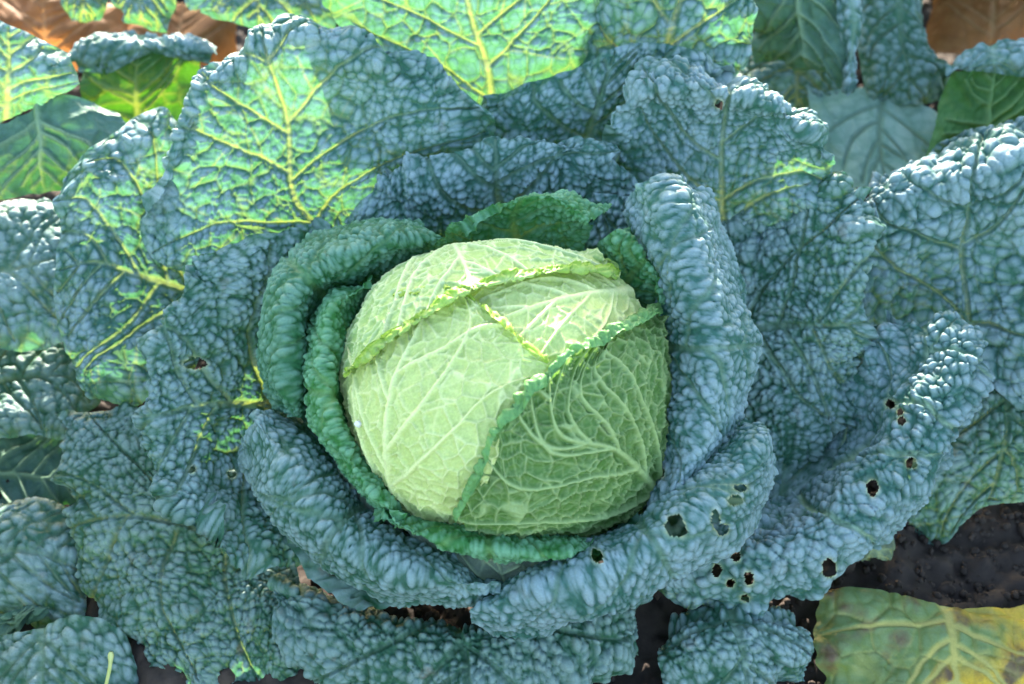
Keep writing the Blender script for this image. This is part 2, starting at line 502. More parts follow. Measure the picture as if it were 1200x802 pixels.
    # blisters
    Q = P + 0.0022 * np.stack([vnoise(P[..., 0] / 0.011, P[..., 1] / 0.011, seed), vnoise(P[..., 1] / 0.011, P[..., 2] / 0.011, seed + 1),
                              vnoise(P[..., 2] / 0.011, P[..., 0] / 0.011, seed + 2)], -1)
    Q = Q + 0.007 * np.stack([vnoise(P[..., 0] / 0.05, P[..., 2] / 0.05, seed + 5), vnoise(P[..., 1] / 0.05, P[..., 0] / 0.05, seed + 6), vnoise(P[..., 2] / 0.05, P[..., 1] / 0.05, seed + 7)], -1)
    f1a, f2a, id1 = voronoi3(Q, cell * 0.90, seed)
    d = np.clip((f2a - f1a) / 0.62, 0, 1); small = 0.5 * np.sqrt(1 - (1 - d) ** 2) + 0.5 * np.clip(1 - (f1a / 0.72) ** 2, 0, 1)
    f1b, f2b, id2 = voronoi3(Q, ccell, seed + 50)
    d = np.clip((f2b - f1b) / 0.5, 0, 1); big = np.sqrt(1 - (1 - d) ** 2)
    tiny = 0.5 + 0.5 * vnoise(x / (cell * 0.42), y / (cell * 0.42), seed + 77)
    net = np.exp(-((f2b - f1b) / 0.07) ** 2)
    neth = np.exp(-((f2a - f1a) / 0.10) ** 2)
    groove = smooth(0.0, 1.0, vd)
    vary = (0.55 + 0.9 * id1) * (1 + 0.45 * vnoise(x / 0.035, y / 0.035, seed + 23))
    sgn = -1.0 if invert else 1.0
    hgt = sgn * bmul * ((small * vary * amp + tiny * amp * 0.30) * (0.6 + 0.4 * groove) + big * camp * (0.2 + 0.8 * groove)) + vamp * np.maximum(vein, netw * 0.6 * np.maximum(0.6 * twig, net))
    # ruffled, curled margin
    per = np.where(np.minimum(S, 1 - S) * rowlen < (1 - T) * collen, y, x + 0.37)
    eb = np.exp(-edge / 0.026)
    ph = per * rfreq * 2 + 2.2 * vnoise(x * 18, y * 18, seed + 4)
    hgt = hgt + ruffle * eb * np.sin(ph) + 0.35 * ruffle * eb * np.sin(ph * 2.3 + 1)
    hgt = hgt + ((small * 0.0010 + 0.0016 * np.clip(vnoise(x / 0.0022, y / 0.0022, seed + 41), -0.3, 1)) * np.exp(-(edge / rim_w) ** 2) if rim_w > 0 else 0)
    hgt = hgt - curl * np.exp(-edge / clen) + rim_up * np.exp(-edge / 0.006)
    hgt = hgt + (0.0065 * fbm(x * 20, y * 20, seed + 12, 2) + 0.004 * vnoise(x * 42, y * 42, seed + 19) * np.exp(-edge / 0.03)) * (0.0 if head else 1.0)
    V = P + nrm * hgt[..., None]
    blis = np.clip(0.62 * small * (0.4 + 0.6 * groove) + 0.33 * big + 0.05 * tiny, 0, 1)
    rim = np.exp(-(edge / rim_w) ** 2) if rim_w > 0 else np.zeros_like(edge)
    faces = grid_faces(nt_, ns_)
    Vf = V.reshape(-1, 3); rimf = rim.ravel().copy(); veinf = vein.ravel().copy()
    if len(holes):
        px, py = project(Vf)
        tt = T.ravel()
        kill = np.zeros(len(Vf), bool)
        for (hx, hy, rx, ry) in holes:
            ang_ = np.arctan2(py - hy, px - hx)
            rr = np.hypot((px - hx) / rx, (py - hy) / ry)
            rad = 1 + 0.28 * vnoise(np.cos(ang_) * 1.7 + hx, np.sin(ang_) * 1.7 + hy, seed)
            ok = (tt > hole_t[0]) & (tt < hole_t[1])
            kill |= (rr < rad) & ok
            q = np.exp(-np.maximum((rr - rad) * min(rx, ry), 0) / 1.4) * ok
            rimf = np.maximum(rimf, q)
        faces = faces[~kill[faces].any(1)]
    base = P[0, mj]
    nets = np.maximum(np.maximum(vein, 0.45 * net), 0.7 * twig)
    if netw > 0: veinf = np.maximum(veinf, (netw * np.maximum(np.maximum(0.9 * net, 0.42 * neth), 0.45 * twig)).ravel())
    veinf = veinf * vboost
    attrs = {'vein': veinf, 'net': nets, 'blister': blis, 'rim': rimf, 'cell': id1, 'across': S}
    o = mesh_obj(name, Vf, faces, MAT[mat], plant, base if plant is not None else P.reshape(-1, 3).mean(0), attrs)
    if label: o['label'] = label
    TRI[0] += 2 * len(faces)
    if stalk and plant is not None:
        c0 = np.array(plant['_base']); foot = np.array([c0[0], c0[1], 0.035 + 0.03 * rng.random()])
        top = base
        g = P[min(6, nt_ - 1), mj] - P[0, mj]
        p1 = 0.5 * (foot + top); p1[2] = min(foot[2], top[2]) * 0.75 + 0.25 * max(foot[2], top[2])
        tt_ = np.linspace(0, 1, 9)
        path = ((1 - tt_) ** 2)[:, None] * foot + (2 * tt_ * (1 - tt_))[:, None] * p1 + (tt_ ** 2)[:, None] * top
        tv, tf = tube(path, np.linspace(0.008, 0.0035, 9))
        q = mesh_obj('leaf_stalk', tv, tf, MAT['stalk'], None, base)
        q.parent = o; q.location = (0, 0, 0)
    if plant is None:
        zs = Vf[:, 2]
    if DEBUG:
        print('LEAF %-14s %3dx%3d  %.0f x %.0f mm  z %.3f..%.3f  y %.2f..%.2f' % (o.name, nt_, ns_, Wlen * 1000, Llen * 1000, Vf[:, 2].min(), Vf[:, 2].max(), Vf[:, 1].min(), Vf[:, 1].max()))
    return o
DEBUG = False

def plant(name, base, label, group='savoy cabbages growing in the bed'):
    e = bpy.data.objects.new(name, None)
    e.empty_display_size = 0.05
    col.objects.link(e)
    e.location = Vector(base)
    e['label'] = label; e['category'] = 'cabbage'; e['group'] = group
    e['_base'] = base
    b = np.array(base)
    v, f = tube([b + [0, 0, -0.03], b + [0, 0, 0.0], b + [0.002, 0, 0.04], b + [0, 0.002, 0.08]], [0.020, 0.019, 0.022, 0.028], 14)
    mesh_obj('stem', v, f, MAT['stem'], e, b)
    return e

# ------------------------------------------------------------------ soil
def soil_height(x, y):
    z = 0.012 * fbm(x * 9, y * 9, 3, 2) + 0.006 * fbm(x * 38, y * 38, 8, 3)
    return z - 0.008
def build_soil():
    near = np.arange(-0.75, 0.7501, 0.0042)
    far = np.concatenate([[0.8, 0.9, 1.1, 1.5, 2.2, 3.5, 6, 10, 20, 40]])
    xs = np.concatenate([-far[::-1], near, far])
    Y, Xg = np.meshgrid(xs, xs, indexing='ij')
    Z = soil_height(Xg, Y)
    f1, f2, cid = voronoi(Xg / 0.03 + 0.3 * vnoise(Xg * 60, Y * 60, 4), Y / 0.03, 21)
    Z = Z + 0.010 * np.sqrt(np.clip(f2 - f1, 0, 1)) * cid
    Z = Z + 0.0035 * fbm(Xg * 110, Y * 110, 31, 2) * (np.abs(Xg) < 1)
    V = np.stack([Xg, Y, Z], -1).reshape(-1, 3)
    o = mesh_obj('soil', V, grid_faces(len(xs), len(xs)), MAT['soil'])
    o['kind'] = 'structure'; o['label'] = 'dark brown crumbly soil under the cabbages'
    return o
build_soil()

def build_clods():
    rng = np.random.RandomState(5)
    allv = []; allf = []; off = 0
    th, ph = np.meshgrid(np.linspace(0, 2 * math.pi, 9)[:-1], np.linspace(0.05, math.pi - 0.05, 6))
    unit = np.stack([np.sin(ph) * np.cos(th), np.sin(ph) * np.sin(th), np.cos(ph)], -1)
    n1, n2 = th.shape
    F = []
    for i in range(n1 - 1):
        for j in range(n2):
            F.append((i * n2 + j, i * n2 + (j + 1) % n2, (i + 1) * n2 + (j + 1) % n2, (i + 1) * n2 + j))
    F = np.array(F)
    for k in range(2600):
        x, y = rng.uniform(-0.7, 0.7), rng.uniform(-0.35, 0.72)
        r = 0.0025 + 0.009 * rng.rand() ** 3
        u = unit.reshape(-1, 3) * (r * (0.75 + 0.5 * rng.rand(n1 * n2))[:, None]) * rng.uniform(0.7, 1.2, 3)
        if x > 0.16 and y < -0.04: r *= 0.35
        z = float(soil_height(np.array([x]), np.array([y]))[0]) + 0.004
        allv.append(u + [x, y, z + r * 0.3]); allf.append(F + off); off += len(u)
    for k in range(2200):                                    # fine crumbs on the open patch
        x, y = rng.uniform(0.12, 0.5), rng.uniform(-0.25, 0.06)
        r = 0.0009 + 0.0030 * rng.rand() ** 2
        u = unit.reshape(-1, 3) * (r * (0.7 + 0.6 * rng.rand(n1 * n2))[:, None]) * rng.uniform(0.7, 1.2, 3)
        z = float(soil_height(np.array([x]), np.array([y]))[0]) + 0.005
        allv.append(u + [x, y, z]); allf.append(F + off); off += len(u)
    o = mesh_obj('soil_clods', np.concatenate(allv), np.concatenate(allf), MAT['clod'])
    o['kind'] = 'stuff'; o['label'] = 'loose crumbs and clods of dark soil'; o['category'] = 'soil'
build_clods()

# ------------------------------------------------------------------ the cabbage in the middle
main = plant('cabbage', (0.0, 0.0, 0.0), 'savoy cabbage with a tight pale green head inside crinkled blue-green leaves')

# head
def head_core():
    n1, n2 = 40, 64
    ph, th = np.meshgrid(np.linspace(0.02, math.pi - 0.02, n1), np.linspace(0, 2 * math.pi, n2), indexing='ij')
    u = np.stack([np.sin(ph) * np.cos(th), np.sin(ph) * np.sin(th), np.cos(ph)], -1) * AX * 0.93 + HEAD
    o = mesh_obj('head_core', u.reshape(-1, 3), grid_faces(n1, n2), MAT['core'], main, HEAD)
head_core()
HK = dict(head=True, stalk=False, name='head_leaf', invert=True, cell=0.0065, amp=0.0009, camp=0.0013, ccell=0.013, vamp=0.0013, netw=1.0, sides=False,
          ruffle=0.0015, rfreq=70, curl=0.0, rag=0.02, res=0.0009, wscale=1.0, ang=30)
leaf(main, [[(700, 290, -1), (745, 345, -1), (775, 400, -1)], [(650, 295, -1), (690, 350, -1), (710, 430, -1)],
            [(600, 305, -1), (630, 365, -1), (650, 450, -1)], [(520, 330, -1), (560, 395, -1), (600, 470, -1)]],
     'pale', bmul=1.0, label='pale green leaf at the crown of the head', rim_w=0.0, **HK)
leaf(main, [[(430, 575, 2), (470, 618, 2), (500, 632, 2), (550, 640, 2)], [(402, 490, 2), (452, 540, 2), (510, 560, 2), (570, 570, 2)],
            [(396, 425, 1.5), (458, 455, 2), (530, 468, 2), (605, 488, 1.5)], [(415, 385, 1), (490, 385, 1.5), (560, 385, 1.5), (635, 440, 1)],
            [(455, 350, 0.6), (510, 338, 1.2), (552, 348, 1.6), (645, 423, 1.6)],
            [(450, 355, 1.6), (508, 345, 2.2), (546, 355, 2.8), (638, 430, 2.8)]],
     'pale', bmul=1.2, label='pale green front leaf of the head with a forked white vein', rim_w=0.006, nsec=4, m=0.42, **HK)
leaf(main, [['b', (430, 360, 4.6), (510, 318, 4.6), (600, 305, 4.6), (700, 325, 4.6)],
            [(402, 400, 3.6), (445, 325, 3.6), (525, 288, 3.6), (600, 281, 3.6), (655, 290, 3.6), (702, 305, 3.6)],
            [(398, 428, 5.6), (460, 358, 5.6), (540, 312, 5.6), (625, 298, 5.6), (690, 305, 5.6), (727, 316, 5.6)],
            [(402, 441, 7.6), (470, 391, 7.6), (545, 344, 7.6), (635, 322, 7.6), (690, 318, 7.6), (724, 326, 7.6)],
            [(400, 430, 10.6), (464, 380, 10.6), (541, 332, 10.6), (634, 309, 10.6), (692, 305, 10.6), (730, 314, 10.6)]],
     'palenet', bmul=1.2, label='top leaf of the head with a white vein net and frilled yellow-green edge', nsec=4, rim_w=0.011, rim_up=0.002, **HK)
leaf(main, [['b', (765, 400, 4), (778, 470, 4), (765, 550, 4), (725, 600, 4), (660, 625, 4), (570, 625, 4)],
            [(782, 372, 3), (790, 470, 3), (775, 560, 3), (730, 615, 3), (660, 642, 3), (560, 640, 3)],
            [(768, 366, 3.5), (748, 450, 3.5), (728, 520, 3.5), (692, 575, 3.5), (632, 615, 3.5), (547, 628, 3.5)],
            [(725, 385, 4), (692, 440, 4), (660, 500, 4), (625, 555, 4), (585, 595, 4), (539, 614, 4)],
            [(768, 360, 5), (728, 380, 5.5), (686, 403, 5.8), (645, 432, 5.8), (606, 470, 5.5), (580, 510, 5.5), (555, 560, 5.2), (531, 608, 5)],
            [(776, 367, 7), (735, 388, 8.4), (694, 411, 8.8), (654, 441, 8.8), (615, 478, 8.4), (588, 517, 7.8), (561, 565, 6.8), (536, 611, 6)]],
     'headgreen', bmul=1.8, label='darker green leaf folded over the side of the head', nsec=5, rim_w=0.011, rim_up=0.001, **HK)

# collar leaves: they rise beside the head and roll outwards
CK = dict(name='collar_leaf', nsec=5, ruffle=0.002, curl=0.004, rag=0.015, ccell=0.013, camp=0.0018, amp=0.0022, roll=(-2.6, -.9, 1.0, -.9, -2.8))
leaf(main, [[(455, 345, -4), (430, 380, -4), (425, 430, -3), (435, 500, -1), (460, 560, 1), (505, 605, 3)],
            [(447, 335, -1.5), (408, 366, -.5), (400, 425, .5), (412, 500, 2), (438, 560, 3.5), (484, 606, 5)],
            [(437, 331, -1), (390, 362, .4), (380, 415, 1.3), (392, 490, 2.9), (420, 556, 4.3), (470, 612, 5.5)],
            [(425, 334, -2), (372, 370, -1), (360, 412, 0), (372, 485, 1.5), (402, 552, 2.8), (450, 604, 4.2)],
            [(428, 345, -4), (380, 380, -3.5), (370, 415, -2.5), (382, 480, -1), (412, 542, .5), (458, 598, 2.5)]],
     'green', cell=0.0046, label='green collar leaf rolled outwards along one side of the head', **CK)
leaf(main, [[(440, 588, 1.5), (500, 608, 2.5), (580, 622, 3), (650, 628, 2.5), (712, 622, 1.5)],
            [(440, 596, 4), (500, 618, 5), (585, 632, 5.4), (650, 638, 5), (708, 632, 3.8)],
            [(442, 603, 4.6), (502, 630, 6), (590, 646, 6.4), (652, 650, 6), (702, 642, 4.8)],
            [(447, 612, 4), (506, 641, 5.3), (592, 662, 5.7), (656, 660, 5.2), (697, 649, 4.1)],
            [(457, 612, 2.5), (512, 638, 3.8), (592, 656, 4.2), (652, 654, 3.8), (692, 645, 3)]],
     'green', cell=0.0046, label='green collar leaf rolled outwards under the front of the head', **CK)
leaf(main, [[(515, 300, -4), (580, 292, -4), (640, 298, -4), (690, 318, -4)],
            [(522, 292, -3), (570, 268, -2.6), (635, 258, -2.4), (684, 290, -2.4)],
            [(540, 270, -2.6), (588, 240, -2), (645, 230, -1.6), (692, 262, -1.2)],
            [(552, 258, -3.2), (597, 233, -2.8), (648, 222, -2.4), (718, 238, -2)]],
     'green', cell=0.0046, stalk=False, label='green collar leaf cupped behind the top of the head', **CK)
leaf(main, [[(690, 305, -2.5), (730, 345, -2), (768, 380, -1.5)], [(703, 283, -1), (748, 322, -.5), (777, 364, 0)],
            [(728, 266, -1.2), (760, 308, -.7), (785, 350, -.4)], [(735, 268, -2.5), (765, 308, -2.3), (786, 345, -2)]],
     'green', cell=0.0046, stalk=False, label='small green collar leaf tucked between the head and the blue rolled leaf', **CK)
leaf(main, [[(745, 240, -6), (765, 310, -5), (775, 380, -4), (770, 470, -3), (755, 560, -1), (735, 615, 1)],
            [(735, 222, -2.5), (752, 290, -1.5), (782, 370, -.5), (785, 450, .5), (775, 540, 2), (750, 602, 3.0)],
            [(775, 206, -1.5), (800, 280, .7), (828, 370, 1.7), (832, 450, 2.2), (815, 530, 3), (772, 600, 3.5)],
            [(818, 215, -2.5), (846, 290, -.8), (866, 370, 0), (868, 440, .5), (850, 510, 1.5), (790, 595, 2.8)],
            [(835, 250, -5), (855, 310, -3.5), (871, 375, -2.5), (871, 440, -2), (850, 505, -1), (800, 585, 1)]],
     'bluer', holes=[(775, 555, 3, 5)], label='broad blue collar leaf rolled outwards along the darker side of the head', **CK)
leaf(main, [[(535, 305, -4.1), (450, 325, -4.1), (400, 365, -4.1), (390, 420, -3.6), (375, 485, -3.1)],
            [(528, 294, -2.7), (440, 318, -2.1), (376, 358, -1.5), (362, 420, -1.1), (362, 488, -1.1)],
            [(516, 278, -2.1), (430, 292, -1.1), (350, 335, -0.4), (335, 410, 0), (345, 492, -0.3)],
            [(500, 270, -3.1), (420, 272, -2.1), (330, 315, -1.7), (308, 410, -1.5), (325, 482, -1.6)],
            [(490, 275, -5.1), (420, 280, -4.6), (335, 325, -4.1), (316, 410, -4.1), (332, 470, -3.6)]],
     'teal', cell=0.0050, label='teal collar leaf standing outside the rolled green one', **CK)
leaf(main, [[(600, 690, 1), (690, 650, 2), (760, 600, 2), (820, 545, 1), (860, 490, -1)],
            [(572, 695, 3.5), (680, 650, 5), (760, 600, 5), (830, 545, 3.5), (885, 490, 1.5)],
            [(555, 712, 4.5), (690, 677, 6), (780, 632, 6), (850, 577, 4.5), (903, 505, 2)],
            [(548, 728, 4), (690, 715, 5.2), (800, 665, 5.2), (877, 600, 3.6), (913, 520, 1.2)],
            [(560, 735, 2.5), (690, 722, 3.2), (800, 672, 3.2), (872, 612, 1.6), (908, 530, -0.5)]],
     'bluer', holes=[(792, 616, 11, 12), (839, 611, 4, 9), (846, 621, 6, 6), (862, 586, 7, 5), (868, 572, 7, 3), (700, 652, 6, 8)], hole_t=(0.05, 0.72),
     label='blue collar leaf with torn insect holes below the head', **CK)
leaf(main, [[(345, 480, -2.7), (395, 540, -1.7), (435, 600, 0.3), (500, 650, 2.3), (605, 670, 3.3)],
            [(318, 474, -0.2), (366, 540, 1.3), (412, 600, 2.8), (482, 645, 4.3), (592, 672, 4.8)],
            [(294, 486, 0.3), (342, 563, 2.2), (390, 630, 3.6), (470, 674, 4.8), (588, 690, 4.9)],
            [(280, 505, -0.5), (316, 590, 1.3), (373, 662, 2.9), (448, 698, 3.9), (562, 704, 4.1)],
            [(285, 515, -2.2), (325, 600, -0.7), (380, 665, 0.8), (455, 697, 2.1), (555, 697, 2.3)]],
     'blue', cell=0.0058, label='blue-green collar leaf curving round the lower side of the head', **CK)
leaf(main, [[(680, 330, -7), (730, 345, -7), (790, 345, -7)], [(680, 280, -6.5), (735, 290, -6), (800, 290, -6.5)], [(690, 225, -5.6), (740, 232, -5), (805, 225, -5.8)]],
     'bluer', cell=0.0055, label='blue leaf deep between the cupped green collar and the broad rolled one', name='collar_leaf')
# hidden leaf bases added round the head to stop sun leaking through
for az in (-100, -50, 0, 50, 100):
    a_ = math.radians(az); d_ = np.array([math.sin(a_), math.cos(a_), 0]); w_ = np.array([d_[1], -d_[0], 0]); u_ = np.array([0, 0, 1.0])
    leaf(main, [[tuple(d_ * (r - .03 * sx_ * sx_) + w_ * sx_ * wd + u_ * z) for sx_ in (-1, 0, 1)] for (r, wd, z) in ((.05, .03, .04), (.095, .065, .065), (.118, .075, .12))],
         'teal', worldrows=True, name='inner_blocker_leaf', res=0.003, cell=0.009, stalk=False)
# hidden low leaves added under the outer ones as sun blockers
for az, rt, zt in ((-110, .16, .075), (-85, .17, .09), (-50, .18, .115), (-15, .18, .13), (20, .18, .13), (50, .17, .11), (85, .16, .075)):
    a_ = math.radians(az); d_ = np.array([math.sin(a_), math.cos(a_), 0]); w_ = np.array([d_[1], -d_[0], 0]); u_ = np.array([0, 0, 1.0])
    leaf(main, [[tuple(d_ * (r - .03 * sx_ * sx_) + w_ * sx_ * wd + u_ * z) for sx_ in (-1, 0, 1)] for (r, wd, z) in ((.045, .03, .03), (.10, .07, .03 + (zt - .03) * .45), (rt, .085, zt))],
         'dusk', worldrows=True, name='low_blocker_leaf', res=0.003, cell=0.009, stalk=False)
# outer faces of the wrapper leaves below the rolled collars
WK = dict(name='wrapper_leaf', stalk=True, invert=True, amp=0.0006, camp=0.001, vamp=0.001, ruffle=0.001, curl=0.0, wscale=0.8, netw=0.7)
leaf(main, [[(540, 685, 0), (600, 700, 0), (650, 698, 0), (700, 672, 0)], [(500, 650, 3), (560, 678, 3.4), (625, 684, 3.4), (690, 664, 3)],
            [(460, 606, 3.4), (540, 640, 4.2), (620, 650, 4.6), (700, 640, 3.8)]], 'grey',
     label='grey-green outer face of a wrapper leaf under the head', **WK)
leaf(main, [[(470, 680, -1), (400, 610, -2), (370, 540, -3), (360, 470, -4)], [(465, 650, 1.5), (412, 590, 0), (385, 530, -1), (372, 470, -2.2)],
            [(470, 610, 3), (425, 560, 1.8), (396, 500, .6), (380, 440, -.6)]], 'grey',
     label='grey-green outer face of a wrapper leaf beside the head', **WK)

# outer leaves
OK = dict(name='outer_leaf', ruffle=0.008, rfreq=52)
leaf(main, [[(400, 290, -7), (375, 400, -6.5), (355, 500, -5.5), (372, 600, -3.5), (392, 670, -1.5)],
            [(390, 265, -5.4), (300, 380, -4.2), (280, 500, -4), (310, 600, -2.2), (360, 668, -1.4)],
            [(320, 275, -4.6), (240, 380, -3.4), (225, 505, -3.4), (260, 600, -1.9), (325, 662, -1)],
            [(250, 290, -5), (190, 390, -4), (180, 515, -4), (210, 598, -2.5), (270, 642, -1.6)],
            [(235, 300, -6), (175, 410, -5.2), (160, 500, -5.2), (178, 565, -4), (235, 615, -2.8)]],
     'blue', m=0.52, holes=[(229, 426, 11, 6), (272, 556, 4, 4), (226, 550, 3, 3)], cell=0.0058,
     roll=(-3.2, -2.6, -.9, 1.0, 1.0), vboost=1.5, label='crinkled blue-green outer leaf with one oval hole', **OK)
leaf(main, [[(260, 500, -8), (325, 600, -6), (355, 700, -3), (365, 780, -1.5)], [(175, 468, -7.4), (235, 590, -4.8), (275, 690, -2.6), (330, 800, -.6)],
            [(112, 466, -7), (150, 570, -5), (190, 690, -3), (268, 806, -.8)], [(70, 476, -6.6), (88, 580, -5.8), (108, 695, -4), (205, 800, -1.4)],
            [(66, 486, -7.6), (76, 590, -7), (92, 690, -5), (180, 768, -2.6)]],
     'dusk', m=0.45, ccell=0.013, camp=0.003, roll=(-2.0, -2.0, -1.5, -1.3, -1.3), label='drooping dull blue-green outer leaf with long rows of blisters', **OK)
leaf(main, [[(335, 690, -3), (420, 722, -2.5), (540, 748, -1), (660, 738, -1), (760, 680, -2.5)],
            [(308, 672, -1), (400, 715, .2), (520, 742, 1.6), (650, 728, 1.6), (767, 685, -.8)],
            [(316, 710, -.5), (400, 760, 1), (530, 780, 2.4), (660, 765, 2.4), (772, 703, -.6)],
            [(322, 752, -1), (400, 800, .6), (530, 825, 2), (665, 815, 2), (768, 725, -1)],
            [(345, 775, -1.8), (420, 830, -.5), (540, 860, .8), (650, 850, .5), (738, 762, -2)]],
     'dusk', roll=(-2.4, -2.2, -1.8, -1.6, -1.2), label='blue-green outer leaf bulging at the front below the collar', **OK)
leaf(main, [[(805, 722, -6), (850, 716, -5.5), (905, 705, -6)], [(772, 740, -3.2), (850, 730, -2.0), (938, 716, -3.8)],
            [(770, 790, -1.5), (860, 775, -.6), (955, 745, -2.6)], [(775, 850, -1.5), (870, 850, -1), (948, 805, -3)]],
     'blue', label='small blue-green outer leaf beside the yellowing leaf', **OK)
leaf(main, [[(905, 558, -7), (885, 585, -5.5), (850, 612, -3), (795, 640, -3), (765, 690, -2.6)],
            [(940, 520, -7.4), (932, 560, -9.0), (905, 620, -3), (860, 665, -.4), (828, 726, -2.6)],
            [(985, 470, -6.8), (1000, 520, -7.2), (985, 590, -1.8), (960, 650, -.6), (930, 708, -3.2)],
            [(1010, 410, -6.6), (1050, 450, -5.8), (1060, 520, -1.8), (1040, 590, -1.4), (1000, 668, -4)],
            [(1020, 374, -6.8), (1090, 386, -4.6), (1125, 430, -2.4), (1112, 500, -2.2), (1085, 588, -4.6)],
            [(1032, 362, -7.5), (1112, 360, -5.8), (1170, 398, -4.6), (1152, 465, -4.6), (1106, 548, -5)]],
     'bluer', vboost=3.0, wscale=1.3, m=0.25, cell=0.0072, holes=[(972, 667, 7, 9), (1023, 572, 7, 9), (1068, 543, 6, 5), (1057, 493, 4, 4), (1055, 483, 3, 3), (1044, 474, 5, 4),
                                (878, 678, 4, 7), (840, 668, 4, 6), (856, 684, 4, 4), (873, 701, 4, 3), (862, 652, 4, 6)], hole_t=(0.02, 0.97),
     roll=(-1.6, -1.2, -.8, -.6, -.6), label='blue outer leaf with small round holes spreading towards open soil', **OK)
leaf(main, [[(850, 250, -11), (840, 330, -10), (845, 400, -10), (850, 480, -9), (865, 590, -7.6)],
            [(900, 210, -9.5), (900, 290, -8.6), (905, 375, -8.4), (900, 460, -7.4), (905, 575, -6.8)],
            [(960, 200, -8.3), (965, 270, -7.2), (965, 370, -6.8), (960, 450, -6.6), (955, 545, -7.2)],
            [(1000, 212, -7.6), (1014, 260, -6.6), (1010, 370, -6.2), (1005, 430, -6.8), (995, 520, -7.6)],
            [(1008, 222, -8.6), (1024, 280, -7.8), (1017, 370, -7.6), (1010, 438, -7.8), (1005, 510, -8.4)]],
     'blue', roll=(-.8,), label='blue-green outer leaf with green sunlit patches behind the broad rolled leaf', **OK)
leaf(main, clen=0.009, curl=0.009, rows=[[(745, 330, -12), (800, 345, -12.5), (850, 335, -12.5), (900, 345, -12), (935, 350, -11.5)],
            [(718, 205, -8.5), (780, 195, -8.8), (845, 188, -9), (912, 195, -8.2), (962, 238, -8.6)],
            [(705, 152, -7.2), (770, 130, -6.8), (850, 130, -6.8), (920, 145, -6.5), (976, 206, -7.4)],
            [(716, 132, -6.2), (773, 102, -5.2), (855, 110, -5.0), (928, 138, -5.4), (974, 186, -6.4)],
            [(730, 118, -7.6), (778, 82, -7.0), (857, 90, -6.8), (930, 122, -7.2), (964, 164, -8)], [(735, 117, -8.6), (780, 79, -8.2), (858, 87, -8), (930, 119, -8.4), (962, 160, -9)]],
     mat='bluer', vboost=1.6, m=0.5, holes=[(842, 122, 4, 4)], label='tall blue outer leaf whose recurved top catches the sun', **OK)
leaf(main, [[(400, 295, -9), (500, 292, -9), (600, 265, -9.5), (700, 255, -9), (765, 255, -9)],
            [(398, 264, -7.6), (490, 238, -7.2), (590, 215, -7), (690, 212, -7), (752, 222, -7.5)],
            [(428, 222, -7), (500, 185, -6), (590, 170, -5.8), (690, 175, -6), (745, 200, -7)],
            [(455, 200, -8), (510, 165, -7), (590, 150, -6.8), (690, 156, -7), (738, 182, -8)]],
     'bluer', cell=0.0058, label='blue outer leaf forming a low wall behind the head', **OK)
leaf(main, clen=0.011, curl=0.013, rows=[[(340, 315, -9.5), (385, 292, -11), (420, 272, -11.5), (470, 255, -11)],
            [(225, 322, -8), (320, 245, -9.4), (410, 220, -10), (530, 205, -9.4)],
            [(166, 292, -7.4), (262, 170, -7.8), (370, 140, -8.4), (470, 140, -8), (585, 165, -8.8)],
            [(182, 225, -6.8), (240, 105, -6.4), (345, 55, -6.6), (450, 72, -6.8), (562, 118, -8)],
            [(195, 195, -7.4), (236, 85, -7), (300, 32, -6.8), (355, 16, -6.8), (445, 46, -7.2), (515, 82, -8.2)]],
     mat='bluer', m=0.47, nsec=4, wscale=0.85, cell=0.0070, amp=0.0027, label='large upright outer leaf glowing green where the sun shines through', **OK)
leaf(main, clen=0.011, curl=0.012, rows=[[(240, 230, -12), (250, 320, -12), (240, 400, -11), (210, 475, -10)], [(215, 150, -10), (180, 280, -10.6), (165, 390, -10), (162, 476, -9)],
            [(160, 133, -9.2), (120, 260, -9.6), (110, 370, -9.3), (122, 472, -9)], [(60, 206, -9), (66, 290, -8.8), (60, 370, -8.8), (100, 468, -9.3)]],
     mat='bluer', nsec=5, cell=0.0075, label='ragged outer leaf with glowing yellow veins beside the large upright one', **OK)
leaf(main, [[(540, 135, -16), (575, 140, -16), (640, 125, -16)], [(450, 92, -13), (570, 82, -13.6), (685, 86, -13.8)],
            [(388, 20, -11), (550, 10, -11.5), (712, 10, -12.4)], [(360, -70, -9), (540, -80, -9), (730, -70, -10)], [(340, -160, -7), (540, -200, -6.4), (740, -150, -7.5)]],  # tip drawn out above the frame to shade the head
     'bluer', m=0.5, nsec=4, wscale=0.85, cell=0.0075, amp=0.0020, label='bright green sun-backed leaf with thick yellow veins', **OK)
leaf(main, [[(650, 115, -15.5), (720, 105, -15), (800, 105, -14.5), (870, 90, -14.5)], [(678, 50, -13), (740, 50, -12.5), (810, 45, -12), (886, 60, -12)],
            [(702, -20, -12), (760, -35, -11), (830, -35, -11), (888, 5, -12)], [(690, -165, -7.8), (745, -165, -7.8), (795, -100, -10), (860, -30, -12)]],  # last row added out of view so the leaf shades the head
     'bluer', cell=0.008, label='blue outer leaf spreading away behind the tall recurved leaf', **OK)
leaf(main, [[(530, 190, -12.4), (640, 180, -12), (780, 155, -12), (860, 125, -12)], [(535, 146, -11.2), (660, 118, -10.2), (780, 100, -9.6), (866, 88, -9.8)],
            [(562, 112, -10.8), (655, 84, -10), (740, 50, -9.2), (805, 56, -9), (870, 72, -10)]],
     'bluer', cell=0.007, label='blue outer leaf rising between the low wall leaf and those behind', **OK)

leaf(main, [[(790, 640, -7.5), (900, 630, -8), (1010, 570, -9.5)], [(860, 430, -10), (930, 430, -10), (1010, 430, -10.5)], [(880, 310, -12), (940, 300, -12), (1005, 310, -12)]],  # unseen leaf, added to block sun from behind
     'dusk', res=0.002, label='hidden leaf added to keep low sun off the leaf with sunlit patches', **OK)

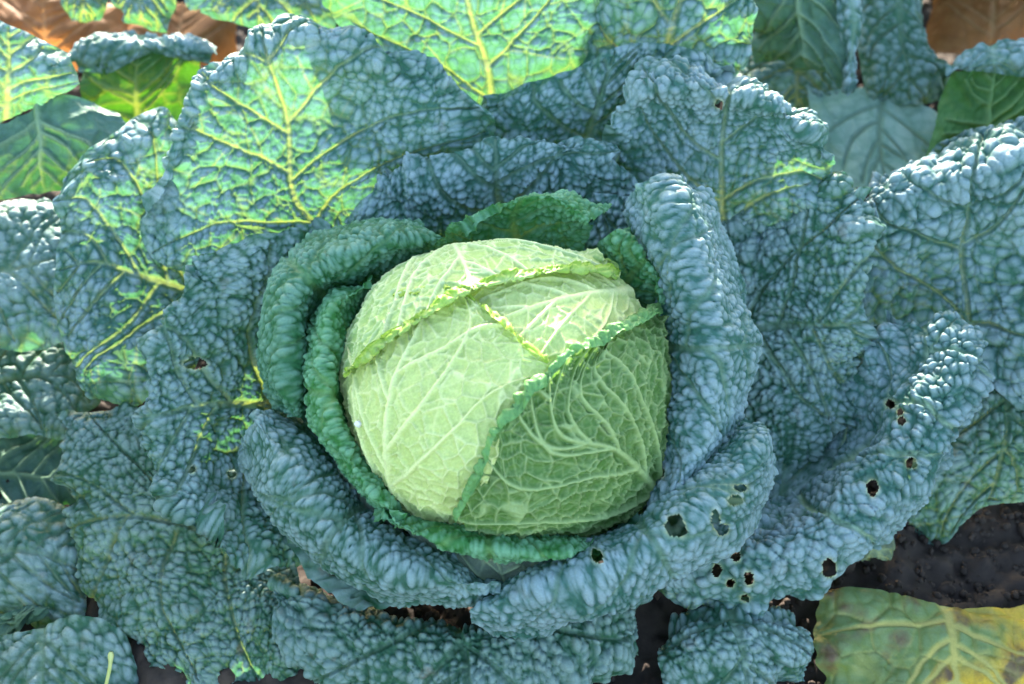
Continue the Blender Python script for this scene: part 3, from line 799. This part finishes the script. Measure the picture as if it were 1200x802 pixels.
# ------------------------------------------------------------------ neighbouring plants
BK = dict(name='outer_leaf', res=0.0013, nsec=5, cell=0.0085, amp=0.0026, camp=0.003)
UK = dict(name='outer_leaf', res=0.0016, nsec=5, invert=True, cell=0.010, amp=0.0014, camp=0.0035, ccell=0.024, vamp=0.0020, curl=0.004, ruffle=0.007, rag=0.035)
west = plant('cabbage', (-0.50, 0.06, 0.0), 'cabbage beside the ragged leaf, showing a glowing leaf and grey-green undersides')
leaf(west, stalk=False, rows=[[(-60, 175, -14), (0, 145, -14), (60, 118, -14.5)], [(-60, 90, -12.5), (0, 80, -12), (90, 102, -13)], [(-60, 5, -12), (0, 22, -11.5), (78, 64, -12.3)]], mat='bluer', label='leaf glowing green against the sun', **BK)
leaf(west, stalk=False, rows=[[(-60, 150, -13.2), (0, 140, -13.2), (70, 108, -13.2), (146, 135, -13.5)], [(-60, 190, -12.5), (0, 180, -12.4), (80, 165, -12.4), (152, 165, -13)],
            [(-60, 245, -13), (0, 238, -13), (80, 226, -13), (146, 205, -13.5)]], mat='under', label='grey-green underside of a folded leaf', **UK)
leaf(west, stalk=False, rows=[[(-80, 230, -16), (-80, 320, -13), (-80, 400, -10)], [(0, 225, -16), (0, 320, -12.8), (0, 405, -10.6)],
            [(60, 230, -16), (65, 310, -13), (70, 402, -11.2)], [(92, 240, -16.5), (95, 310, -14), (95, 380, -12)]], mat='bluer', **BK)
leaf(west, stalk=False, rows=[[(-60, 395, -15), (-60, 470, -13), (-60, 520, -11)], [(20, 370, -15.6), (20, 450, -12.8), (25, 512, -11)], [(125, 380, -15.4), (120, 450, -13), (75, 515, -11)]], mat='dusk', **BK)
leaf(west, stalk=False, rows=[[(-60, 460, -16), (-60, 560, -13.5), (-60, 640, -11)], [(20, 470, -14.5), (20, 550, -12.6), (20, 650, -10.2)], [(112, 480, -14.5), (92, 570, -12.4), (92, 640, -10)]], mat='under', label='dark grey-green leaf low on the ground', **UK)

south = plant('cabbage', (-0.43, -0.26, 0.0), 'cabbage whose blue-green leaf tips reach under the drooping dull leaf beside a grass blade')
leaf(south, stalk=False, rows=[[(-60, 600, -8), (-60, 680, -6), (-60, 740, -5)], [(30, 575, -8.4), (20, 650, -5.8), (30, 740, -4.3)], [(112, 595, -8.4), (102, 670, -6.2), (97, 742, -4.6)]], mat='blue', **BK)
leaf(south, stalk=False, rows=[[(-20, 775, -4), (20, 748, -3.6), (62, 722, -3.8)], [(-20, 745, -3.4), (15, 728, -3.1), (60, 714, -3.5)], [(-20, 728, -3.6), (15, 710, -3.2), (56, 706, -3.6)]], mat='under', **UK)
leaf(south, stalk=False, rows=[[(-60, 748, -3), (30, 742, -3), (100, 726, -3.2), (150, 745, -3.6)], [(-60, 790, -2), (30, 775, -2), (100, 770, -2.2), (162, 780, -3)],
             [(-60, 850, -1), (30, 850, -1), (110, 850, -1.5), (172, 830, -2.5)]], mat='blue', **BK)

nwest = plant('cabbage', (-0.10, 0.76, 0.0), 'cabbage behind the large upright leaf, with hanging leaf tips over brown dead leaves')
leaf(nwest, stalk=False, rows=[[(90, 155, -24), (150, 155, -24), (225, 150, -24)], [(93, 100, -21.8), (150, 84, -21.8), (238, 78, -21.8)], [(85, 76, -21.4), (150, 62, -21.2), (245, 62, -21.4)]], mat='undergreen', label='dark green underside of an arching leaf', **UK)
leaf(nwest, stalk=False, rows=[[(80, 58, -23), (150, 42, -23), (255, 48, -23)], [(78, 64, -20.8), (150, 52, -20.6), (250, 58, -20.8)], [(84, 84, -20.8), (130, 84, -20.6), (175, 66, -20.8), (245, 76, -21)]], mat='bluer', label='blue rim of an arching leaf', **BK)
leaf(nwest, stalk=False, rows=[[(60, -45, -26), (130, -45, -26)], [(68, 0, -25), (126, 0, -25)], [(85, 26, -25), (118, 26, -25.5)]], mat='blue', **BK)
leaf(nwest, stalk=False, rows=[[(120, -50, -25), (160, -50, -25), (212, -50, -25)], [(124, 0, -24), (165, 4, -23.6), (206, 4, -24)], [(140, 28, -24.4), (170, 36, -24), (196, 41, -24.5)]], mat='bluer', **BK)
leaf(nwest, stalk=False, rows=[[(205, -50, -24), (300, -50, -24), (398, -50, -24)], [(212, 0, -22), (300, 0, -21.5), (394, 0, -22)], [(224, 16, -22), (300, 34, -21.5), (392, 42, -22.5)]], mat='bluer', **BK)

neast = plant('cabbage', (0.36, 0.62, 0.0), 'cabbage with a smooth pale blue flat leaf behind the tall recurved leaf')
leaf(neast, stalk=False, rows=[[(868, -55, -21), (910, -60, -19.5), (960, -60, -18.8), (1005, -50, -19.5)], [(872, 0, -22), (910, -5, -20.4), (960, -10, -19), (1008, 0, -19)], [(874, 50, -24), (915, 46, -22), (965, 50, -19.8), (1004, 55, -19)], [(885, 78, -25.5), (925, 78, -24), (968, 98, -20.6), (998, 110, -19.6)]], mat='under', label='grey-green underside of a hanging leaf', **UK)
leaf(neast, stalk=False, rows=[[(860, 60, -28), (930, 60, -28), (1005, 75, -28)], [(865, 105, -27), (930, 105, -26.6), (1000, 115, -26.8)], [(880, 140, -26.4), (930, 145, -26), (985, 140, -26.4)]], mat='dusk', **BK)  # dark leaf added to fill a gap where only shadow lies
leaf(neast, stalk=False, rows=[[(972, -40, -18.6), (990, -40, -18.2), (1012, -40, -18.8)], [(982, 30, -18.8), (998, 30, -18.4), (1013, 30, -19)], [(982, 108, -19.2), (995, 112, -18.8), (1010, 110, -19.5)]], mat='bluer', label='blue rim of a hanging leaf', **BK)
leaf(neast, stalk=False, rows=[[(1000, -40, -26), (1060, -40, -26), (1085, -40, -26)], [(1005, 40, -25), (1060, 40, -24.5), (1092, 50, -25)], [(1010, 95, -24.5), (1070, 80, -23.5), (1127, 75, -24.5)],
             [(1020, 122, -24.5), (1070, 127, -24), (1112, 122, -24.5)]], mat='dusk', **BK)
leaf(neast, stalk=False, rows=[[(945, 103, -26), (1020, 110, -26), (1085, 128, -25), (1135, 155, -24)], [(955, 155, -24.5), (1020, 160, -24), (1070, 170, -23.5), (1097, 182, -23.5)],
             [(985, 225, -22.6), (1030, 224, -22.2), (1068, 212, -22.4), (1079, 194, -23)]], mat='flat', name='outer_leaf', res=0.0016, cell=0.012, amp=0.0006, camp=0.002,
     ccell=0.03, ruffle=0.002, curl=0.002, label='smooth pale blue leaf lying flat')
leaf(neast, stalk=False, rows=[[(1083, 195, -20), (1140, 180, -20), (1230, 155, -20)], [(1100, 130, -19.5), (1150, 112, -19), (1230, 92, -19)], [(1118, 82, -19), (1160, 76, -18.6), (1230, 62, -18.6)]], mat='undergreen', label='dark green underside with a bright sunlit patch', **UK)
leaf(neast, stalk=False, rows=[[(1108, 70, -20), (1160, 55, -19.5), (1220, 38, -19)], [(1110, 78, -18.2), (1165, 72, -18), (1222, 60, -17.8)], [(1118, 88, -18.4), (1168, 88, -18.2), (1222, 92, -18)]], mat='bluer', **BK)
east = plant('cabbage', (0.52, 0.08, 0.0), 'cabbage with coarse blue sunlit blisters beside the leaf with small round holes')
leaf(east, [[(1088, 200, -16.5), (1150, 195, -16.5), (1230, 185, -16.5)], [(1100, 168, -15.5), (1150, 162, -15.2), (1230, 148, -15)], [(1130, 148, -15.8), (1170, 145, -15.7), (1230, 130, -15.8)]], 'bluer', **BK)
leaf(east, [[(980, 420, -14), (1110, 405, -14), (1160, 445, -12), (1210, 490, -10)], [(982, 330, -11.5), (1080, 310, -12), (1150, 320, -12.4), (1235, 400, -9)],
            [(985, 280, -10.8), (1085, 255, -10.6), (1160, 250, -10.8), (1260, 310, -9)], [(1006, 240, -9.8), (1095, 216, -9.2), (1170, 200, -9.0), (1260, 210, -8.8)],
            [(1016, 212, -11.2), (1100, 182, -11.2), (1180, 162, -11.2), (1265, 172, -11)], [(1020, 208, -12.6), (1104, 177, -13), (1185, 156, -13), (1270, 165, -13)]],
     'bluer', name='outer_leaf', m=0.55, nsec=4, cell=0.0095, amp=0.0034, camp=0.0045, ccell=0.02)
leaf(east, [[(1095, 420, -12.9), (1150, 400, -12.9), (1235, 390, -12.9)], [(1078, 500, -11.6), (1150, 490, -10.8), (1240, 480, -10.4)], [(1058, 580, -11.4), (1130, 580, -10.2), (1240, 560, -9.8)],
            [(1045, 622, -12), (1100, 642, -10.8), (1150, 604, -10.2), (1240, 592, -9.8)]], 'dusk', name='outer_leaf', m=0.6, cell=0.007, label='shaded dull blue-green leaf over the soil')

# the rest of the neighbouring plants, beyond the frame
def spread_leaf(pl, az, reach, ztip, width, z0=0.07, r0=0.05, droop=0.02, mat='bluer', base=None):
    b = np.array(base)
    d = np.array([math.sin(az), math.cos(az), 0]); w = np.array([d[1], -d[0], 0]); u = np.array([0, 0, 1.0])
    rows = []
    for t, wd, cup in ((0, .25, .0), (.3, .75, .02), (.62, 1.0, .03), (.88, .8, .015), (1.0, .45, -.005)):
        rad = r0 + (reach - r0) * t
        z = z0 + (ztip - z0) * math.sin(t * 1.45) - droop * max(0, t - .8) * 5
        rows.append([tuple(b + d * (rad - .03 * abs(s) ** 2 * t) + w * s * width * wd * .5 + u * (z + cup * s * s)) for s in (-1, -.5, 0, .5, 1)])
    return leaf(pl, rows, mat, worldrows=True, name='outer_leaf', res=0.0032, cell=0.011, nsec=4, up=1)
def small_head(pl, base):
    b = np.array(base) + [0, 0, 0.15]
    n1, n2 = 24, 40
    ph, th = np.meshgrid(np.linspace(0.02, math.pi - 0.02, n1), np.linspace(0, 2 * math.pi, n2), indexing='ij')
    u = np.stack([np.sin(ph) * np.cos(th), np.sin(ph) * np.sin(th), np.cos(ph)], -1) * AX * 0.9 + b
    mesh_obj('head_core', u.reshape(-1, 3), grid_faces(n1, n2), MAT['core'], pl, b)
    hk = {k: v for k, v in HK.items() if k not in ('head', 'res')}
    for q, (a0, mt) in enumerate(((20, 'pale'), (140, 'palenet'), (265, 'headgreen'))):
        rows = []
        for zen, half in ((150, 75), (110, 80), (75, 80), (40, 75), (12, 70), (-6, 60)):
            row = []
            for f in (-1, -.5, 0, .5, 1):
                az = math.radians(a0 + f * half); zn = math.radians(zen + 12 * f * f)
                row.append(tuple(b + AX * (0.95 + 0.03 * q) * np.array([math.sin(zn) * math.cos(az), math.sin(zn) * math.sin(az), math.cos(zn)])))
            rows.append(row)
        leaf(pl, rows, mt, worldrows=True, res=0.002, nsec=4, rim_w=0.006, rim_up=0.003, up=1, **hk)
R_ = math.radians
for pl, base, spec in (
    (neast, (0.36, 0.62, 0), [(-82, .33, .345, .30), (-30, .26, .28, .26), (20, .30, .26, .26), (70, .30, .25, .26), (110, .25, .27, .24), (-105, .24, .29, .24), (150, .2, .26, .2), (-150, .17, .27, .2)]),  # tall unseen leaves, added and sized to keep sun off the main cabbage
    (nwest, (-0.10, 0.76, 0), [(-60, .28, .17, .24), (0, .28, .22, .24), (60, .26, .20, .24)]),
    (east, (0.52, 0.08, 0), [(10, .26, .26, .24), (60, .30, .22, .26), (110, .30, .18, .26), (160, .28, .2, .26)]),
    (west, (-0.50, 0.06, 0), [(-10, .26, .18, .22), (-60, .30, .2, .26), (-110, .30, .18, .26), (-160, .28, .2, .26)]),
    (south, (-0.43, -0.26, 0), [(-60, .28, .2, .26), (-130, .30, .18, .26), (165, .28, .2, .26)])):
    small_head(pl, base)
    for (az, reach, zt, wd) in spec:
        spread_leaf(pl, R_(az), reach, zt, wd, base=base)

# ------------------------------------------------------------------ loose things
def tag(o, label, cat, group=None):
    o['label'] = label; o['category'] = cat
    if group: o['group'] = group
y = leaf(None, [[(952, 690, -6.6), (1030, 698, -6.4), (1120, 716, -6), (1245, 700, -6.5)], [(948, 740, -4.9), (1040, 742, -4.2), (1130, 748, -4), (1245, 745, -4.5)],
            [(970, 798, -3), (1050, 800, -2.4), (1140, 800, -2.4), (1245, 800, -2.8)], [(998, 850, -1.6), (1060, 850, -1.0), (1150, 860, -1), (1245, 850, -1.4)]],
         'yellow', name='fallen_leaf', nsec=5, m=0.55, cell=0.012, amp=0.0010, camp=0.0040, ccell=0.032, vamp=0.0015, ruffle=0.006, rag=0.05, wscale=1.3, roll=(.9,), netw=0.3, vboost=1.2)
tag(y, 'green and yellow decaying cabbage leaf lying on the soil', 'leaf')

for k, (rows, lab) in enumerate([
    ([[(-40, 70, -38), (60, 85, -38), (140, 70, -39)], [(-40, 30, -38), (60, 40, -37), (150, 40, -38)], [(-40, -20, -40), (60, -10, -39), (150, 0, -40)]],
     'dried orange-brown dead leaf on soil behind the glowing leaf'),
    ([[(140, 75, -37), (200, 80, -36.5), (275, 75, -37)], [(140, 40, -37.5), (205, 38, -36.5), (280, 40, -37.5)], [(150, 0, -40), (210, -5, -39), (280, 0, -40)]],
     'dried light brown dead leaf under hanging leaf tips'),
    ([[(1080, 70, -35), (1140, 65, -34), (1240, 55, -35)], [(1085, 30, -36), (1150, 20, -34.5), (1240, 15, -35)], [(1090, -20, -39), (1150, -30, -38), (1240, -30, -38)]],
     'dried dark brown dead leaf behind the green underside')]):
    d = leaf(None, rows, 'dry', name='dead_leaf', res=0.0018, cell=0.03, amp=0.0004, camp=0.003, ccell=0.05, ruffle=0.005, rfreq=20)
    tag(d, lab, 'leaf', 'dead brown leaves on the soil')

scrap = leaf(None, [[(1000, 642, -5.0), (1025, 628, -5.0), (1052, 622, -5.4)], [(1003, 655, -5.6), (1028, 648, -5.8), (1054, 640, -6.2)], [(1012, 668, -6.6), (1030, 664, -6.8), (1046, 668, -7.2)]],
     'grey', name='leaf_scrap', res=0.0012, cell=0.006, amp=0.002, camp=0.002, ccell=0.012, ruffle=0.003, rag=0.12, holes=[(1027, 660, 8, 6)], hole_t=(0, 1))
tag(scrap, 'shrivelled grey-brown scrap of leaf hanging over the open soil', 'leaf scrap')
# grass blade
pts = np.array([at(*q) for q in ((122, 812, 1.2), (126, 795, 1.5), (129, 780, 1.8), (130, 764, 1.9))])
tq = catmull(pts, np.linspace(0, 1, 14))
gv, gf = tube(tq, np.interp(np.linspace(0, 1, 14), [0, .75, .9, 1], [0.0011, 0.0013, 0.0022, 0.0012]), 8)
g = mesh_obj('grass_blade', gv, gf, MAT['grass'], None, tq[0])
tag(g, 'short pale yellow-green grass blade in front of the blue-green leaves', 'grass blade')
# white chip on the head
rs = np.random.RandomState(3)
cp = on_head(np.array([420.]), np.array([497.]), np.array([3.0]))[0]
th, ph = np.meshgrid(np.linspace(0, 2 * math.pi, 11), np.linspace(0.03, math.pi - 0.03, 8), indexing='ij')
u = np.stack([np.sin(ph) * np.cos(th), np.sin(ph) * np.sin(th), np.cos(ph)], -1)
u = u * (1 + 0.25 * vnoise(th * 2, ph * 3, 4))[..., None] * np.array([0.0024, 0.0020, 0.0026]) + cp
c = mesh_obj('white_chip', u.reshape(-1, 3), grid_faces(11, 8), MAT['chip'], None, cp)
tag(c, 'tiny white chip stuck to the pale head', 'chip')

for o in bpy.data.objects:
    if '_base' in o.keys(): del o['_base']
print('LEAF TRIANGLES', TRI[0], 'leaves', LEAF_N[0])
